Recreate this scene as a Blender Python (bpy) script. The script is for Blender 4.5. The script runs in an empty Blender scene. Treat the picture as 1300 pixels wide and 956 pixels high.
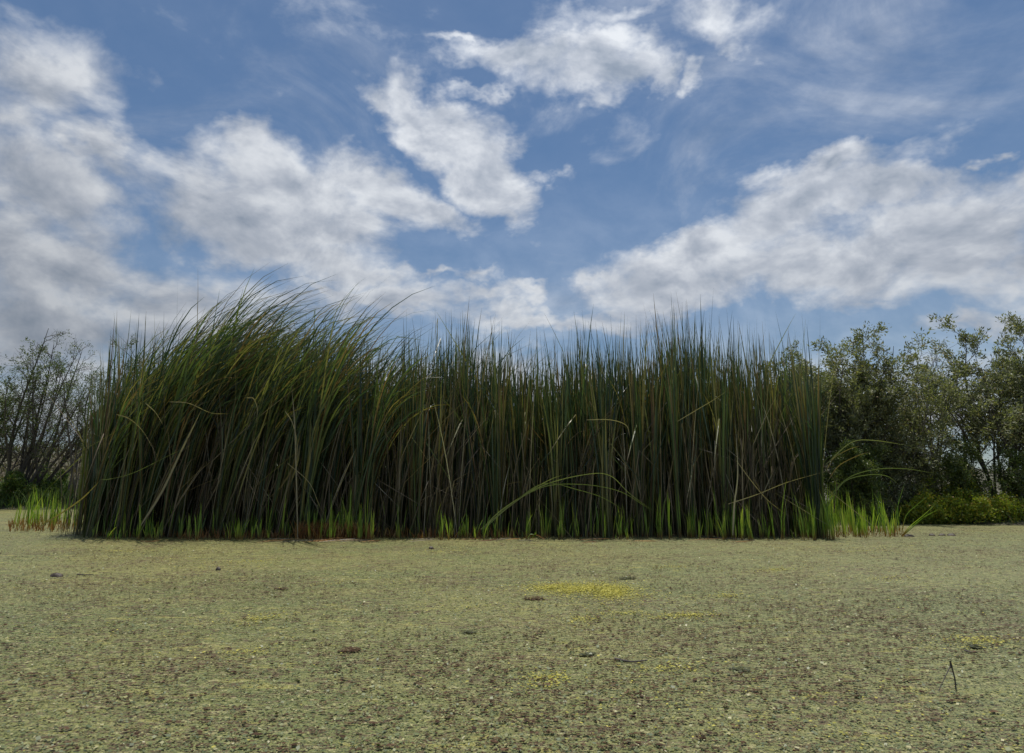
import bpy, math, random
import numpy as np
from mathutils import Vector, Matrix
random.seed(7)
R = np.random.default_rng(11)
rad = math.radians
C = bpy.context.scene
COL = C.collection

# ------------------------------------------------------------------ camera
PITCH = rad(11.66); CAMH = 0.825; FOC = 24/36*1300
cam = bpy.data.cameras.new('camera'); cam.sensor_width = 36; cam.lens = 24
cam.shift_y = -45/1300; cam.clip_end = 5000; cam.clip_start = 0.05
camo = bpy.data.objects.new('camera', cam); COL.objects.link(camo)
camo.location = (0, 0, CAMH); camo.rotation_euler = (math.pi/2+PITCH, 0, 0)
C.camera = camo
def ray(px, py):
    cx = (px-650)/FOC; cy = (433-py)/FOC
    return Vector((cx, math.cos(PITCH)-math.sin(PITCH)*cy, math.sin(PITCH)+math.cos(PITCH)*cy))
def at(px, py, Y):
    d = ray(px, py); return Vector((0, 0, CAMH)) + d*(Y/d.y)
def gnd(px, py, z=0.0):
    d = ray(px, py); return Vector((0, 0, CAMH)) + d*((z-CAMH)/d.z)

# ------------------------------------------------------------------ light, exposure
SUN_EL = 77; SUN_AZ = 14          # degrees; azimuth to the right of straight ahead (+Y)
C.view_settings.view_transform = 'Standard'; C.view_settings.look = 'None'
C.view_settings.exposure = 0.0; C.view_settings.gamma = 1
sun = bpy.data.lights.new('sun', 'SUN'); sun.energy = 3.6; sun.angle = rad(0.6); sun.color = (1, .95, .87)
suno = bpy.data.objects.new('sun', sun); COL.objects.link(suno)
sd = Vector((math.sin(rad(SUN_AZ))*math.cos(rad(SUN_EL)), math.cos(rad(SUN_AZ))*math.cos(rad(SUN_EL)), math.sin(rad(SUN_EL))))
suno.rotation_euler = sd.to_track_quat('Z', 'Y').to_euler()

# ------------------------------------------------------------------ node helpers
class NT:
    def __init__(s, nt): s.nt = nt
    def n(s, typ, **kw):
        x = s.nt.nodes.new(typ)
        for k, v in kw.items(): setattr(x, k, v)
        return x
    def l(s, a, b): s.nt.links.new(a, b)
    def setin(s, sock, v):
        if hasattr(v, 'is_linked') or isinstance(v, bpy.types.NodeSocket): s.l(v, sock)
        else: sock.default_value = v
    def m(s, op, a, b=None, c=None, clamp=False):
        x = s.n('ShaderNodeMath', operation=op, use_clamp=clamp)
        s.setin(x.inputs[0], a)
        if b is not None: s.setin(x.inputs[1], b)
        if c is not None: s.setin(x.inputs[2], c)
        return x.outputs[0]
    def vm(s, op, a, b=None, sc=None):
        x = s.n('ShaderNodeVectorMath', operation=op)
        s.setin(x.inputs[0], a)
        if b is not None: s.setin(x.inputs[1], b)
        if sc is not None: s.setin(x.inputs[3], sc)
        return x.outputs[0]
    def sm(s, v, a, b, lo=0.0, hi=1.0):
        x = s.n('ShaderNodeMapRange', interpolation_type='SMOOTHSTEP')
        s.setin(x.inputs[0], v); s.setin(x.inputs[1], a); s.setin(x.inputs[2], b); s.setin(x.inputs[3], lo); s.setin(x.inputs[4], hi)
        return x.outputs[0]
    def mix(s, f, a, b):
        x = s.n('ShaderNodeMix', data_type='RGBA')
        s.setin(x.inputs[0], f)
        s.setin(x.inputs[6], a if not isinstance(a, tuple) else (*a[:3], 1)); s.setin(x.inputs[7], b if not isinstance(b, tuple) else (*b[:3], 1))
        return x.outputs[2]
    def noise(s, vec, scale, detail=4, rough=.5, dist=0.0, lac=2.0):
        x = s.n('ShaderNodeTexNoise')
        if vec is not None: s.l(vec, x.inputs['Vector'])
        x.inputs['Scale'].default_value = scale; x.inputs['Detail'].default_value = detail
        x.inputs['Roughness'].default_value = rough; x.inputs['Distortion'].default_value = dist
        x.inputs['Lacunarity'].default_value = lac
        return x
    def ramp(s, f, stops, interp='LINEAR'):
        x = s.n('ShaderNodeValToRGB'); x.color_ramp.interpolation = interp
        e = x.color_ramp.elements
        while len(e) < len(stops): e.new(.5)
        for i, (p, c) in enumerate(stops): e[i].position = p; e[i].color = (*c, 1)
        s.l(f, x.inputs[0]); return x.outputs[0]

# ------------------------------------------------------------------ world: sky with clouds, laid out by direction
W = bpy.data.worlds.new('World'); C.world = W; W.use_nodes = True
W.node_tree.nodes.clear(); t = NT(W.node_tree)
sky = t.n('ShaderNodeTexSky', sky_type='NISHITA'); sky.sun_disc = False
sky.sun_elevation = rad(SUN_EL); sky.sun_rotation = rad(SUN_AZ)
sky.air_density = 1.0; sky.dust_density = 0.6; sky.ozone_density = 2.0
tc = t.n('ShaderNodeTexCoord'); D = t.vm('NORMALIZE', tc.outputs['Generated'])
sx = t.n('ShaderNodeSeparateXYZ'); t.l(D, sx.inputs[0])
az = t.m('MULTIPLY', t.m('ARCTAN2', sx.outputs[0], sx.outputs[1]), 180/math.pi)
el = t.m('MULTIPLY', t.m('ARCSINE', sx.outputs[2]), 180/math.pi)
cx = t.n('ShaderNodeCombineXYZ'); t.l(az, cx.inputs[0]); t.l(el, cx.inputs[1])
# noise space: stretched along the horizon
nsp = t.vm('MULTIPLY', D, (1, 1, 1.55))
wn = t.noise(nsp, 5.0, 5, .6).outputs['Color']
warp = t.vm('MULTIPLY', t.vm('SUBTRACT', wn, (.5, .5, .5)), (16, 9, 0))
wn2 = t.noise(nsp, 18.0, 4, .6).outputs['Color']
warp2 = t.vm('MULTIPLY', t.vm('SUBTRACT', wn2, (.5, .5, .5)), (5, 3.2, 0))
P = t.vm('ADD', t.vm('ADD', cx.outputs[0], warp), warp2)
def azel(px, py):
    d = ray(px, py).normalized(); return math.degrees(math.atan2(d.x, d.y)), math.degrees(math.asin(d.z))
# px, py, rx, ry (photo pixels), tilt (deg, up to the right +), strength
BL = [(60, 95, 125, 95, 0, .78), (20, 150, 110, 60, 0, .62), (152, 207, 75, 46, -35, .72),
      (60, 260, 230, 95, -12, .85), (110, 345, 270, 110, -8, .92), (60, 430, 260, 90, 0, .9), (220, 410, 190, 50, 0, .8),
      (305, 178, 75, 40, 10, .9), (360, 235, 150, 58, -12, 1.15), (470, 240, 130, 48, -16, 1.1), (550, 270, 90, 36, -20, 1.0),
      (390, 285, 140, 45, -10, 1.05), (265, 262, 110, 40, 8, .9), (300, 320, 130, 36, -20, .7), (420, 335, 70, 20, -8, .7),
      (510, 150, 80, 28, -20, .85), (570, 170, 100, 48, -30, 1.15), (640, 225, 85, 55, -35, 1.15), (665, 275, 50, 30, -60, .75),
      (605, 48, 50, 12, -8, .7), (670, 66, 90, 40, 0, 1.1), (760, 75, 120, 46, 5, 1.15), (640, 122, 50, 12, 10, .5), (830, 85, 60, 40, -20, .9),
      (888, 98, 45, 26, 10, .9), (925, 30, 90, 36, -20, .58), (800, 10, 130, 28, 4, .62), (965, 60, 30, 30, -50, .55), (725, 215, 30, 16, -30, .45),
      (1060, 215, 130, 36, 4, 1.1), (1140, 235, 120, 40, -14, 1.1), (1232, 206, 26, 18, 0, .75), (1290, 235, 90, 44, 5, 1.05),
      (1030, 270, 170, 52, 8, 1.15), (910, 305, 120, 42, 8, 1.1), (850, 330, 110, 40, 0, 1.0), (1210, 300, 170, 85, 0, 1.1), (1010, 340, 240, 56, -4, 1.1),
      (1290, 340, 140, 70, 0, 1.0), (770, 352, 50, 20, -10, .85), (870, 375, 160, 34, 0, .95), (1090, 385, 150, 24, -4, .5), (1250, 410, 190, 34, 4, .9),
      (330, 300, 210, 70, -14, 1.0), (250, 385, 330, 60, 0, .8), (165, 300, 120, 60, -20, .62), (440, 345, 130, 30, -14, .95), (480, 388, 130, 30, 0, 1.0), (700, 405, 220, 26, 0, .85), (850, 350, 140, 50, 8, 1.05), (400, 372, 80, 22, -10, .85), (540, 357, 42, 12, 0, .7), (615, 385, 90, 20, 0, .8), (690, 378, 80, 22, 0, .95), (600, 362, 60, 14, 0, .7),
      (200, 520, 500, 110, 0, .8), (700, 500, 500, 70, 0, .8), (1150, 520, 400, 80, 0, .85)]
dens = None
for (px, py, rx, ry, rot, st) in BL:
    a0, e0 = azel(px, py); a1, e1 = azel(px+1, py); a2, e2 = azel(px, py-1)
    kx = math.hypot(a1-a0, e1-e0); ky = math.hypot(a2-a0, e2-e0)
    mp = t.n('ShaderNodeMapping', vector_type='TEXTURE'); t.l(P, mp.inputs[0])
    mp.inputs['Location'].default_value = (a0, e0, 0); mp.inputs['Rotation'].default_value = (0, 0, rad(rot))
    mp.inputs['Scale'].default_value = (rx*kx*1.25, ry*ky*1.25, 1)
    g = t.n('ShaderNodeTexGradient', gradient_type='SPHERICAL'); t.l(mp.outputs[0], g.inputs[0])
    v = t.m('MULTIPLY', g.outputs['Fac'], st)
    dens = v if dens is None else t.m('SMOOTH_MAX', dens, v, .12)
# the sky out of the frame: broken clouds of the same kind
cov = t.noise(nsp, 2.3, 4, .55).outputs['Fac']
mp = t.n('ShaderNodeMapping', vector_type='TEXTURE'); t.l(cx.outputs[0], mp.inputs[0])
mp.inputs['Location'].default_value = (0, 16, 0); mp.inputs['Scale'].default_value = (56, 36, 1)
g = t.n('ShaderNodeTexGradient', gradient_type='SPHERICAL'); t.l(mp.outputs[0], g.inputs[0])
outside = t.sm(g.outputs['Fac'], 0.0, .3, 1, 0)
dens = t.m('MAXIMUM', dens, t.m('MULTIPLY', t.sm(cov, .46, .66, 0, .9), outside))
fb = t.noise(nsp, 7.5, 9, .58, .25).outputs['Fac']
off = t.vm('ADD', nsp, (0.01, 0.006, 0.035))
fb2 = t.noise(off, 7.5, 5, .58, .25).outputs['Fac']
f = t.m('ADD', dens, t.m('MULTIPLY', t.m('SUBTRACT', fb, .5), 1.35))
alpha = t.sm(f, .06, .80)
wisp = t.noise(t.vm('MULTIPLY', nsp, (1, 1, 1.3)), 3.0, 8, .62, .8).outputs['Fac']
alpha = t.m('MAXIMUM', t.m('MULTIPLY', alpha, .93), t.sm(wisp, .42, .85, 0.04, .55))
lowveil = t.sm(el, -2, 34, .42, 0)
alpha = t.m('MAXIMUM', alpha, t.m('MULTIPLY', lowveil, t.m('ADD', .5, t.m('MULTIPLY', cov, 1.0))))
# relief: lit towards the sun (upper side), greyer where thick
rel = t.m('MULTIPLY', t.m('SUBTRACT', fb, fb2), 1.7)
thick = t.sm(f, .65, 1.4)
shade = t.m('ADD', t.m('SUBTRACT', .80, t.m('MULTIPLY', thick, .30)), rel)
shade = t.m('ADD', shade, t.m('MULTIPLY', t.m('SUBTRACT', t.noise(nsp, 4.0, 4, .5).outputs['Fac'], .5), .42), clamp=True)
# clouds glow nearer the sun
dt = t.n('ShaderNodeVectorMath', operation='DOT_PRODUCT'); t.l(D, dt.inputs[0]); dt.inputs[1].default_value = tuple(Vector((math.sin(rad(SUN_AZ))*math.cos(rad(62)), math.cos(rad(SUN_AZ))*math.cos(rad(62)), math.sin(rad(62)))))
nearsun = t.sm(dt.outputs['Value'], .35, .98)
ccol = t.ramp(shade, [(0.0, (1.9, 2.45, 3.4)), (.42, (3.1, 3.65, 4.5)), (.72, (5.4, 5.8, 6.5)), (1.0, (8.2, 8.5, 8.9))])
gain = t.m('ADD', .62, t.m('MULTIPLY', nearsun, .62))
ccol = t.vm('SCALE', ccol, sc=gain)
blue = t.vm('MULTIPLY', sky.outputs[0], (.64, .80, .90))
colr = t.mix(alpha, blue, ccol)
bg = t.n('ShaderNodeBackground'); t.l(colr, bg.inputs[0]); bg.inputs[1].default_value = 0.09
wo = t.n('ShaderNodeOutputWorld'); t.l(bg.outputs[0], wo.inputs[0])

# ------------------------------------------------------------------ object helpers
def tag(o, label=None, cat=None, group=None, kind=None):
    if label: o['label'] = label
    if cat: o['category'] = cat
    if group: o['group'] = group
    if kind: o['kind'] = kind
    return o
def empty(name, loc=(0, 0, 0)):
    o = bpy.data.objects.new(name, None); COL.objects.link(o); o.location = loc; o.empty_display_size = .1
    return o
def mesh(name, V, F, mat, uv=None, smooth=False):
    """V (n,3); F (m,k) all faces k-gons; uv per vertex (n,2)"""
    V = np.asarray(V, dtype=np.float32); F = np.asarray(F, dtype=np.int32); k = F.shape[1]
    me = bpy.data.meshes.new(name)
    me.vertices.add(len(V)); me.vertices.foreach_set('co', V.ravel())
    me.loops.add(F.size); me.loops.foreach_set('vertex_index', F.ravel())
    me.polygons.add(len(F)); me.polygons.foreach_set('loop_start', np.arange(0, F.size, k, dtype=np.int32))
    if uv is not None:
        l = me.uv_layers.new(name='UVMap'); l.data.foreach_set('uv', np.asarray(uv, dtype=np.float32)[F.ravel()].ravel())
    me.update(calc_edges=True)
    if smooth: me.polygons.foreach_set('use_smooth', np.ones(len(F), dtype=bool))
    me.materials.append(mat)
    return me
def link(name, me, parent=None, loc=None):
    o = bpy.data.objects.new(name, me); COL.objects.link(o)
    if parent: o.parent = parent
    if loc is not None: o.location = loc
    return o
def copy_tree(o):
    c = o.copy(); COL.objects.link(c)
    for ch in o.children:
        d = ch.copy(); COL.objects.link(d); d.parent = c
    return c

# ------------------------------------------------------------------ materials
def leafmat(name, stops, rough=.45, trans=.25, tip=None, base=None, spec=.5, noise=.25, nsc=3.0):
    """uv.x: leaf's own random number, uv.y: 0 at its base, 1 at its tip"""
    m = bpy.data.materials.new(name); m.use_nodes = True; m.node_tree.nodes.clear(); t = NT(m.node_tree)
    uv = t.n('ShaderNodeUVMap'); s = t.n('ShaderNodeSeparateXYZ'); t.l(uv.outputs[0], s.inputs[0])
    oi = t.n('ShaderNodeObjectInfo')
    r = t.m('FRACT', t.m('ADD', s.outputs[0], t.m('MULTIPLY', oi.outputs['Random'], .61)))
    col = t.ramp(r, stops)
    geo = t.n('ShaderNodeNewGeometry')
    n = t.noise(geo.outputs['Position'], nsc, 4, .6).outputs['Fac']
    if base: col = t.mix(t.sm(t.m('ADD', s.outputs[1], t.m('MULTIPLY', r, -.04)), base[1], base[2], 1, 0), col, base[0])
    if tip:
        col = t.mix(t.m('MULTIPLY', t.sm(s.outputs[1], tip[1], 1.0), t.sm(t.m('FRACT', t.m('MULTIPLY', r, 7.3)), tip[2], tip[2]+.15)), col, tip[0])
    hs = t.n('ShaderNodeHueSaturation'); t.l(col, hs.inputs['Color'])
    t.l(t.m('ADD', 1-noise/2*1.0, t.m('MULTIPLY', n, noise)), hs.inputs['Value'])
    p = t.n('ShaderNodeBsdfPrincipled'); t.l(hs.outputs[0], p.inputs['Base Color'])
    t.l(t.m('ADD', rough-.1, t.m('MULTIPLY', n, .2)), p.inputs['Roughness']); p.inputs['Specular IOR Level'].default_value = spec
    tr = t.n('ShaderNodeBsdfTranslucent'); t.l(t.vm('MULTIPLY', hs.outputs[0], (1.2, 1.35, .5)), tr.inputs[0])
    mx = t.n('ShaderNodeMixShader'); mx.inputs[0].default_value = trans
    t.l(p.outputs[0], mx.inputs[1]); t.l(tr.outputs[0], mx.inputs[2])
    o = t.n('ShaderNodeOutputMaterial'); t.l(mx.outputs[0], o.inputs[0])
    return m
M = {}
M['cattail'] = leafmat('cattail_leaf', [(0, (.020, .042, .030)), (.25, (.035, .068, .040)), (.46, (.075, .12, .052)), (.56, (.12, .165, .06)), (.68, (.17, .19, .068)), (.84, (.27, .235, .095)), (.94, (.24, .165, .085)), (1, (.17, .10, .055))],
                       rough=.36, spec=.7, trans=.32, tip=((.20, .13, .06), .86, .55), base=((.13, .14, .07), .0, .12))
M['shoot'] = leafmat('young_leaf', [(0, (.10, .19, .04)), (.35, (.21, .34, .05)), (.7, (.38, .50, .08)), (1, (.54, .56, .13))],
                     rough=.4, trans=.4, base=((.26, .15, .06), .05, .38), tip=((.34, .26, .09), .85, .6))
M['pale'] = leafmat('pale_green_leaf', [(0, (.14, .19, .08)), (.5, (.22, .27, .12)), (1, (.32, .33, .18))], rough=.4, trans=.2)
M['dead'] = leafmat('dry_leaf', [(0, (.05, .04, .032)), (.4, (.10, .08, .058)), (.65, (.19, .15, .10)), (.85, (.30, .24, .16)), (.95, (.40, .35, .26)), (1, (.50, .46, .38))],
                    rough=.6, trans=.15, spec=.3)
M['straw'] = leafmat('straw_leaf', [(0, (.34, .28, .17)), (.5, (.46, .40, .28)), (1, (.60, .57, .47))], rough=.5, trans=.2)
M['rust'] = leafmat('rusty_stubble', [(0, (.16, .07, .03)), (.5, (.34, .16, .055)), (.8, (.46, .25, .09)), (1, (.52, .38, .18))], rough=.65, trans=.2, spec=.25)
M['shrub'] = leafmat('shrub_leaf', [(0, (.12, .135, .075)), (.4, (.19, .205, .115)), (.75, (.29, .30, .18)), (.93, (.38, .37, .20)), (1, (.36, .27, .13))],
                     rough=.5, trans=.3, spec=.4, noise=.5, nsc=1.5)
M['shrubg'] = leafmat('shrub_leaf_green', [(0, (.06, .095, .03)), (.5, (.11, .155, .045)), (1, (.19, .21, .07))], rough=.42, trans=.28, noise=.5, nsc=1.5)
M['under'] = leafmat('undergrowth_leaf', [(0, (.14, .20, .04)), (.45, (.28, .36, .05)), (.75, (.44, .45, .06)), (.92, (.52, .42, .06)), (1, (.45, .25, .08))], rough=.5, trans=.35, noise=.6, nsc=2.5)
M['grass'] = leafmat('bank_grass', [(0, (.05, .09, .02)), (.5, (.10, .17, .035)), (.9, (.20, .24, .06)), (1, (.22, .17, .08))], rough=.5, trans=.3, noise=.7, nsc=.8)
M['brush'] = leafmat('hill_brush_leaf', [(0, (.10, .085, .05)), (.5, (.17, .13, .08)), (.85, (.19, .165, .09)), (1, (.12, .16, .05))], rough=.7, trans=.15, noise=.7, nsc=.6)
def solid(name, c1, c2, scale=6, rough=.8, bump=.3, detail=6):
    m = bpy.data.materials.new(name); m.use_nodes = True; t = NT(m.node_tree); p = m.node_tree.nodes['Principled BSDF']
    g = t.n('ShaderNodeNewGeometry'); n = t.noise(g.outputs['Position'], scale, detail, .65)
    t.l(t.mix(t.sm(n.outputs['Fac'], .3, .7), c1, c2), p.inputs['Base Color']); p.inputs['Roughness'].default_value = rough
    b = t.n('ShaderNodeBump'); b.inputs['Strength'].default_value = bump; b.inputs['Distance'].default_value = .02
    n2 = t.noise(g.outputs['Position'], scale*6, 5, .7); t.l(n2.outputs['Fac'], b.inputs['Height']); t.l(b.outputs[0], p.inputs['Normal'])
    return m
M['bark'] = solid('bark', (.10, .085, .07), (.20, .175, .15), 14)
M['bark_dark'] = solid('dark_bark', (.06, .05, .045), (.13, .11, .09), 14)
M['ground'] = solid('ground_soil', (.05, .055, .025), (.12, .10, .055), 3)
M['hill'] = solid('hill_scrub', (.07, .075, .035), (.17, .13, .085), .6)
M['mud'] = solid('wet_mud', (.035, .025, .018), (.09, .065, .045), 30, .5)
M['azolla'] = leafmat('azolla', [(0, (.045, .028, .016)), (.5, (.085, .048, .026)), (.85, (.14, .085, .045)), (1, (.16, .15, .07))], spec=.15, rough=.75, trans=.05, noise=.4, nsc=9)
M['frond'] = leafmat('duckweed_frond', [(0, (.075, .10, .035)), (.5, (.15, .18, .062)), (.85, (.24, .245, .08)), (.96, (.40, .37, .14)), (1, (.52, .48, .30))], rough=.5, trans=.1, noise=.3, spec=.6, nsc=5)
M['yellow'] = leafmat('yellow_frond', [(0, (.28, .27, .04)), (.5, (.46, .42, .06)), (1, (.60, .53, .10))], rough=.4, trans=.12, nsc=8)
M['darkweed'] = leafmat('dark_weed', [(0, (.04, .045, .016)), (.6, (.075, .08, .022)), (1, (.15, .15, .035))], rough=.5, trans=.1, nsc=12)

def pondmat():
    m = bpy.data.materials.new('duckweed_surface'); m.use_nodes = True; t = NT(m.node_tree); p = m.node_tree.nodes['Principled BSDF']
    g = t.n('ShaderNodeNewGeometry'); pos = g.outputs['Position']
    st = t.vm('MULTIPLY', pos, (.45, 1, 1))
    big = t.noise(pos, .35, 5, .6).outputs['Fac']; mid = t.noise(st, 2.2, 5, .6).outputs['Fac']
    sp = t.n('ShaderNodeSeparateXYZ'); t.l(pos, sp.inputs[0])
    col = t.mix(t.sm(big, .35, .65), (.145, .172, .052), (.215, .21, .06))
    col = t.mix(t.sm(mid, .45, .75, 0, .6), col, (.30, .275, .09))
    # greyer green towards the right, yellower to the left
    col = t.mix(t.sm(sp.outputs[0], -1.5, 3.5, 0, .55), col, (.21, .228, .10))
    # fine fronds, each cell its own shade
    v = t.n('ShaderNodeTexVoronoi'); t.l(pos, v.inputs['Vector']); v.inputs['Scale'].default_value = 95
    s2 = t.n('ShaderNodeSeparateColor'); t.l(v.outputs['Color'], s2.inputs[0])
    hs = t.n('ShaderNodeHueSaturation'); t.l(col, hs.inputs['Color']); t.l(t.m('ADD', .55, t.m('MULTIPLY', s2.outputs[0], .75)), hs.inputs['Value'])
    col = hs.outputs[0]
    # red-brown fern mats between the fronds
    n1 = t.m('ADD', t.m('MULTIPLY', t.noise(st, 38, 7, .76, .3).outputs['Fac'], .65), t.m('MULTIPLY', t.noise(st, 11, 6, .7, .3).outputs['Fac'], .35)); n2 = t.noise(pos, 1.1, 4, .6).outputs['Fac']
    thr = t.m('SUBTRACT', .595, t.m('MULTIPLY', n2, .165))
    br = t.sm(n1, thr, t.m('ADD', thr, .03), 0, .85)
    col = t.mix(br, col, (.10, .055, .03))
    n3 = t.noise(t.vm('ADD', st, (7, 3, 0)), 9, 6, .7, .5).outputs['Fac']
    thr3 = t.m('SUBTRACT', .72, t.m('MULTIPLY', t.noise(pos, .8, 4, .6).outputs['Fac'], .27))
    col = t.mix(t.sm(n3, thr3, t.m('ADD', thr3, .06), 0, .75), col, (.33, .31, .08))
    n4 = t.noise(t.vm('ADD', st, (3, 9, 0)), 34, 6, .8, .2).outputs['Fac']
    col = t.mix(t.sm(n4, .54, .60, 0, .85), col, (.42, .385, .18))
    col = t.mix(t.sm(t.noise(t.vm('ADD', st, (13, 2, 0)), 27, 6, .75, .2).outputs['Fac'], .60, .66, 0, .8), col, (.06, .07, .03))
    t.l(col, p.inputs['Base Color'])
    t.l(t.sm(n1, .4, .6, .62, .5), p.inputs['Roughness']); p.inputs['Specular IOR Level'].default_value = .35
    b = t.n('ShaderNodeBump'); b.inputs['Strength'].default_value = .8; b.inputs['Distance'].default_value = .006
    hh = t.m('ADD', t.m('MULTIPLY', v.outputs['Distance'], -1.0), t.m('MULTIPLY', n1, 2.0))
    t.l(hh, b.inputs['Height']); t.l(b.outputs[0], p.inputs['Normal'])
    return m
M['pond'] = pondmat()

# ------------------------------------------------------------------ the setting: terrain, pond
XL, XR = gnd(92, 680).x, gnd(1062, 684).x
def shore(x):
    """distance of the far bank"""
    a = 1/(1+np.exp(-(x+5.0)/1.0)); b = np.sin(x*.9)*.35+np.sin(x*2.3+1)*.18
    return 22.0*(1-a)+ (13.7)*a + b*(1+.6*(1-a))
def height(x, y):
    d = y-shore(x)
    bank = np.where(d > 0, .16*(1-np.exp(-d/.5))+.012*np.maximum(d, 0), np.maximum(d*.35, -.7))
    back = -y-13; side = np.abs(x)-34-0.1*y
    e = np.maximum(back, side); other = np.where(e > 0, .15*(1-np.exp(-e/.8))+.01*e, -.7)
    h = np.maximum(bank, other)
    hill = 4.3*np.exp(-((x+52)/38)**2-((y-95)/26)**2)+1.6*np.exp(-((x+20)/12)**2-((y-60)/14)**2)+3*np.exp(-((x-60)/50)**2-((y-150)/40)**2)
    return h+hill+np.sin(x*.31)*np.sin(y*.27)*.08*(h > 0)
def axis(lo, hi, fine_lo, fine_hi, n1, n2):
    a = np.linspace(0, 1, n1)
    return np.concatenate([fine_lo-(fine_lo-lo)*(1-a[:-1])**2.2, np.linspace(fine_lo, fine_hi, n2), fine_hi+(hi-fine_hi)*a[1:]**2.2])
gx = axis(-2500, 2500, -30, 30, 40, 170); gy = axis(-2000, 3500, -16, 40, 46, 190)
X, Y = np.meshgrid(gx, gy); Z = height(X, Y)
nx, ny = len(gx), len(gy)
i, j = np.meshgrid(np.arange(nx-1), np.arange(ny-1)); q = (j*nx+i).ravel()
F = np.stack([q, q+1, q+nx+1, q+nx], 1)
tag(link('ground', mesh('ground', np.stack([X.ravel(), Y.ravel(), Z.ravel()], 1), F, M['ground'], smooth=True)), kind='structure')
gx = np.linspace(-46, 46, 93); gy = np.linspace(-20, 36, 57); X, Y = np.meshgrid(gx, gy); nx, ny = len(gx), len(gy)
i, j = np.meshgrid(np.arange(nx-1), np.arange(ny-1)); q = (j*nx+i).ravel()
tag(link('pond', mesh('pond', np.stack([X.ravel(), Y.ravel(), 0*X.ravel()], 1), np.stack([q, q+1, q+nx+1, q+nx], 1), M['pond'])), kind='structure')

# ------------------------------------------------------------------ blades: long narrow leaves as folded ribbons
def blades(base, azm, th0, bend, size, w, rnd, p=2.0, seg=8, kt=None, ka=None, tw0=None, tw=None, byheight=True, fold=0.0, tippow=.7, taper=.3):
    n = len(base); base = np.asarray(base, float)
    T = np.linspace(0, 1, seg+1)[None, :]; tm = (T[:, :-1]+T[:, 1:])/2
    A = lambda v: np.broadcast_to(np.asarray(v, float), (n,))[:, None]
    azm, th0, bend, w, pp = A(azm), A(th0), A(bend), A(w), A(p)
    th = th0+bend*tm**pp
    if kt is not None: th = th + A(ka)*(tm > A(kt))
    d = np.stack([np.sin(th)*np.cos(azm), np.sin(th)*np.sin(azm), np.cos(th)], -1)/seg
    pos = np.concatenate([np.zeros((n, 1, 3)), np.cumsum(d, 1)], 1)
    L = np.broadcast_to(np.asarray(size, float), (n,))
    if byheight: L = np.minimum(L/np.maximum(pos[:, :, 2].max(1), .12), L*1.22)
    pos = pos*L[:, None, None]+base[:, None, :]
    dd = np.concatenate([d[:, :1], (d[:, 1:]+d[:, :-1])/2, d[:, -1:]], 1); dd /= np.linalg.norm(dd, axis=2, keepdims=True)+1e-9
    s0 = np.stack([-np.sin(azm), np.cos(azm), 0*azm], -1); s0 = np.broadcast_to(s0, dd.shape)
    n0 = np.cross(dd, s0)
    if tw0 is None: tw0 = R.uniform(-.9, .9, n)
    if tw is None: tw = R.uniform(-2.2, 2.2, n)
    ang = A(tw0)+A(tw)*T
    side = np.cos(ang)[..., None]*s0+np.sin(ang)[..., None]*n0
    nrm = np.cos(ang)[..., None]*n0-np.sin(ang)[..., None]*s0
    prof = np.clip((1-T)/taper, 0, 1)**tippow*(.5+.5*np.clip(T/.4, 0, 1))
    hw = w*prof/2; hw[:, -1] = np.maximum(hw[:, -1], .0006); hw = hw[..., None]
    if fold:
        P3 = np.stack([pos-side*hw+nrm*hw*fold, pos, pos+side*hw+nrm*hw*fold], 2)  # n,seg+1,3,3
        k = 3
    else: P3 = np.stack([pos-side*hw, pos+side*hw], 2); k = 2
    V = P3.reshape(-1, 3)
    idx = np.arange(n*(seg+1)*k).reshape(n, seg+1, k); Fs = []
    for c in range(k-1):
        Fs.append(np.stack([idx[:, :-1, c], idx[:, :-1, c+1], idx[:, 1:, c+1], idx[:, 1:, c]], -1).reshape(-1, 4))
    uv = np.stack([np.broadcast_to(A(rnd)[..., None], (n, seg+1, k)), np.broadcast_to(T[..., None], (n, seg+1, k))], -1).reshape(-1, 2)
    return V, np.concatenate(Fs), uv

# ------------------------------------------------------------------ the cattail stand
OUT = np.array([(60, 560), (88, 515), (108, 468), (135, 436), (178, 400), (228, 376), (268, 366), (320, 384), (368, 408), (415, 385), (450, 424), (500, 424), (540, 394), (580, 388), (620, 408), (660, 414),
                (700, 388), (740, 410), (780, 404), (830, 392), (880, 378), (930, 386), (970, 396), (1000, 410), (1040, 402), (1070, 425)], float)
def px_of(x, Y, z=0):
    depth = Y*math.cos(PITCH)+(z-CAMH)*math.sin(PITCH); return 650+FOC*x/depth
def wind(px):          # how far the wind has laid the leaves over, to the right
    return np.interp(px, [80, 130, 190, 300, 420, 520, 700, 1060], [.35, .55, .85, .78, .42, .10, .0, .0])
def tipH(px, Y):
    tp = np.asarray(px)+wind(px)*58; y = np.interp(tp, OUT[:, 0], OUT[:, 1])-9
    elv = PITCH+np.arctan((433-y)/FOC)
    return CAMH+np.tan(elv)*Y
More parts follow.
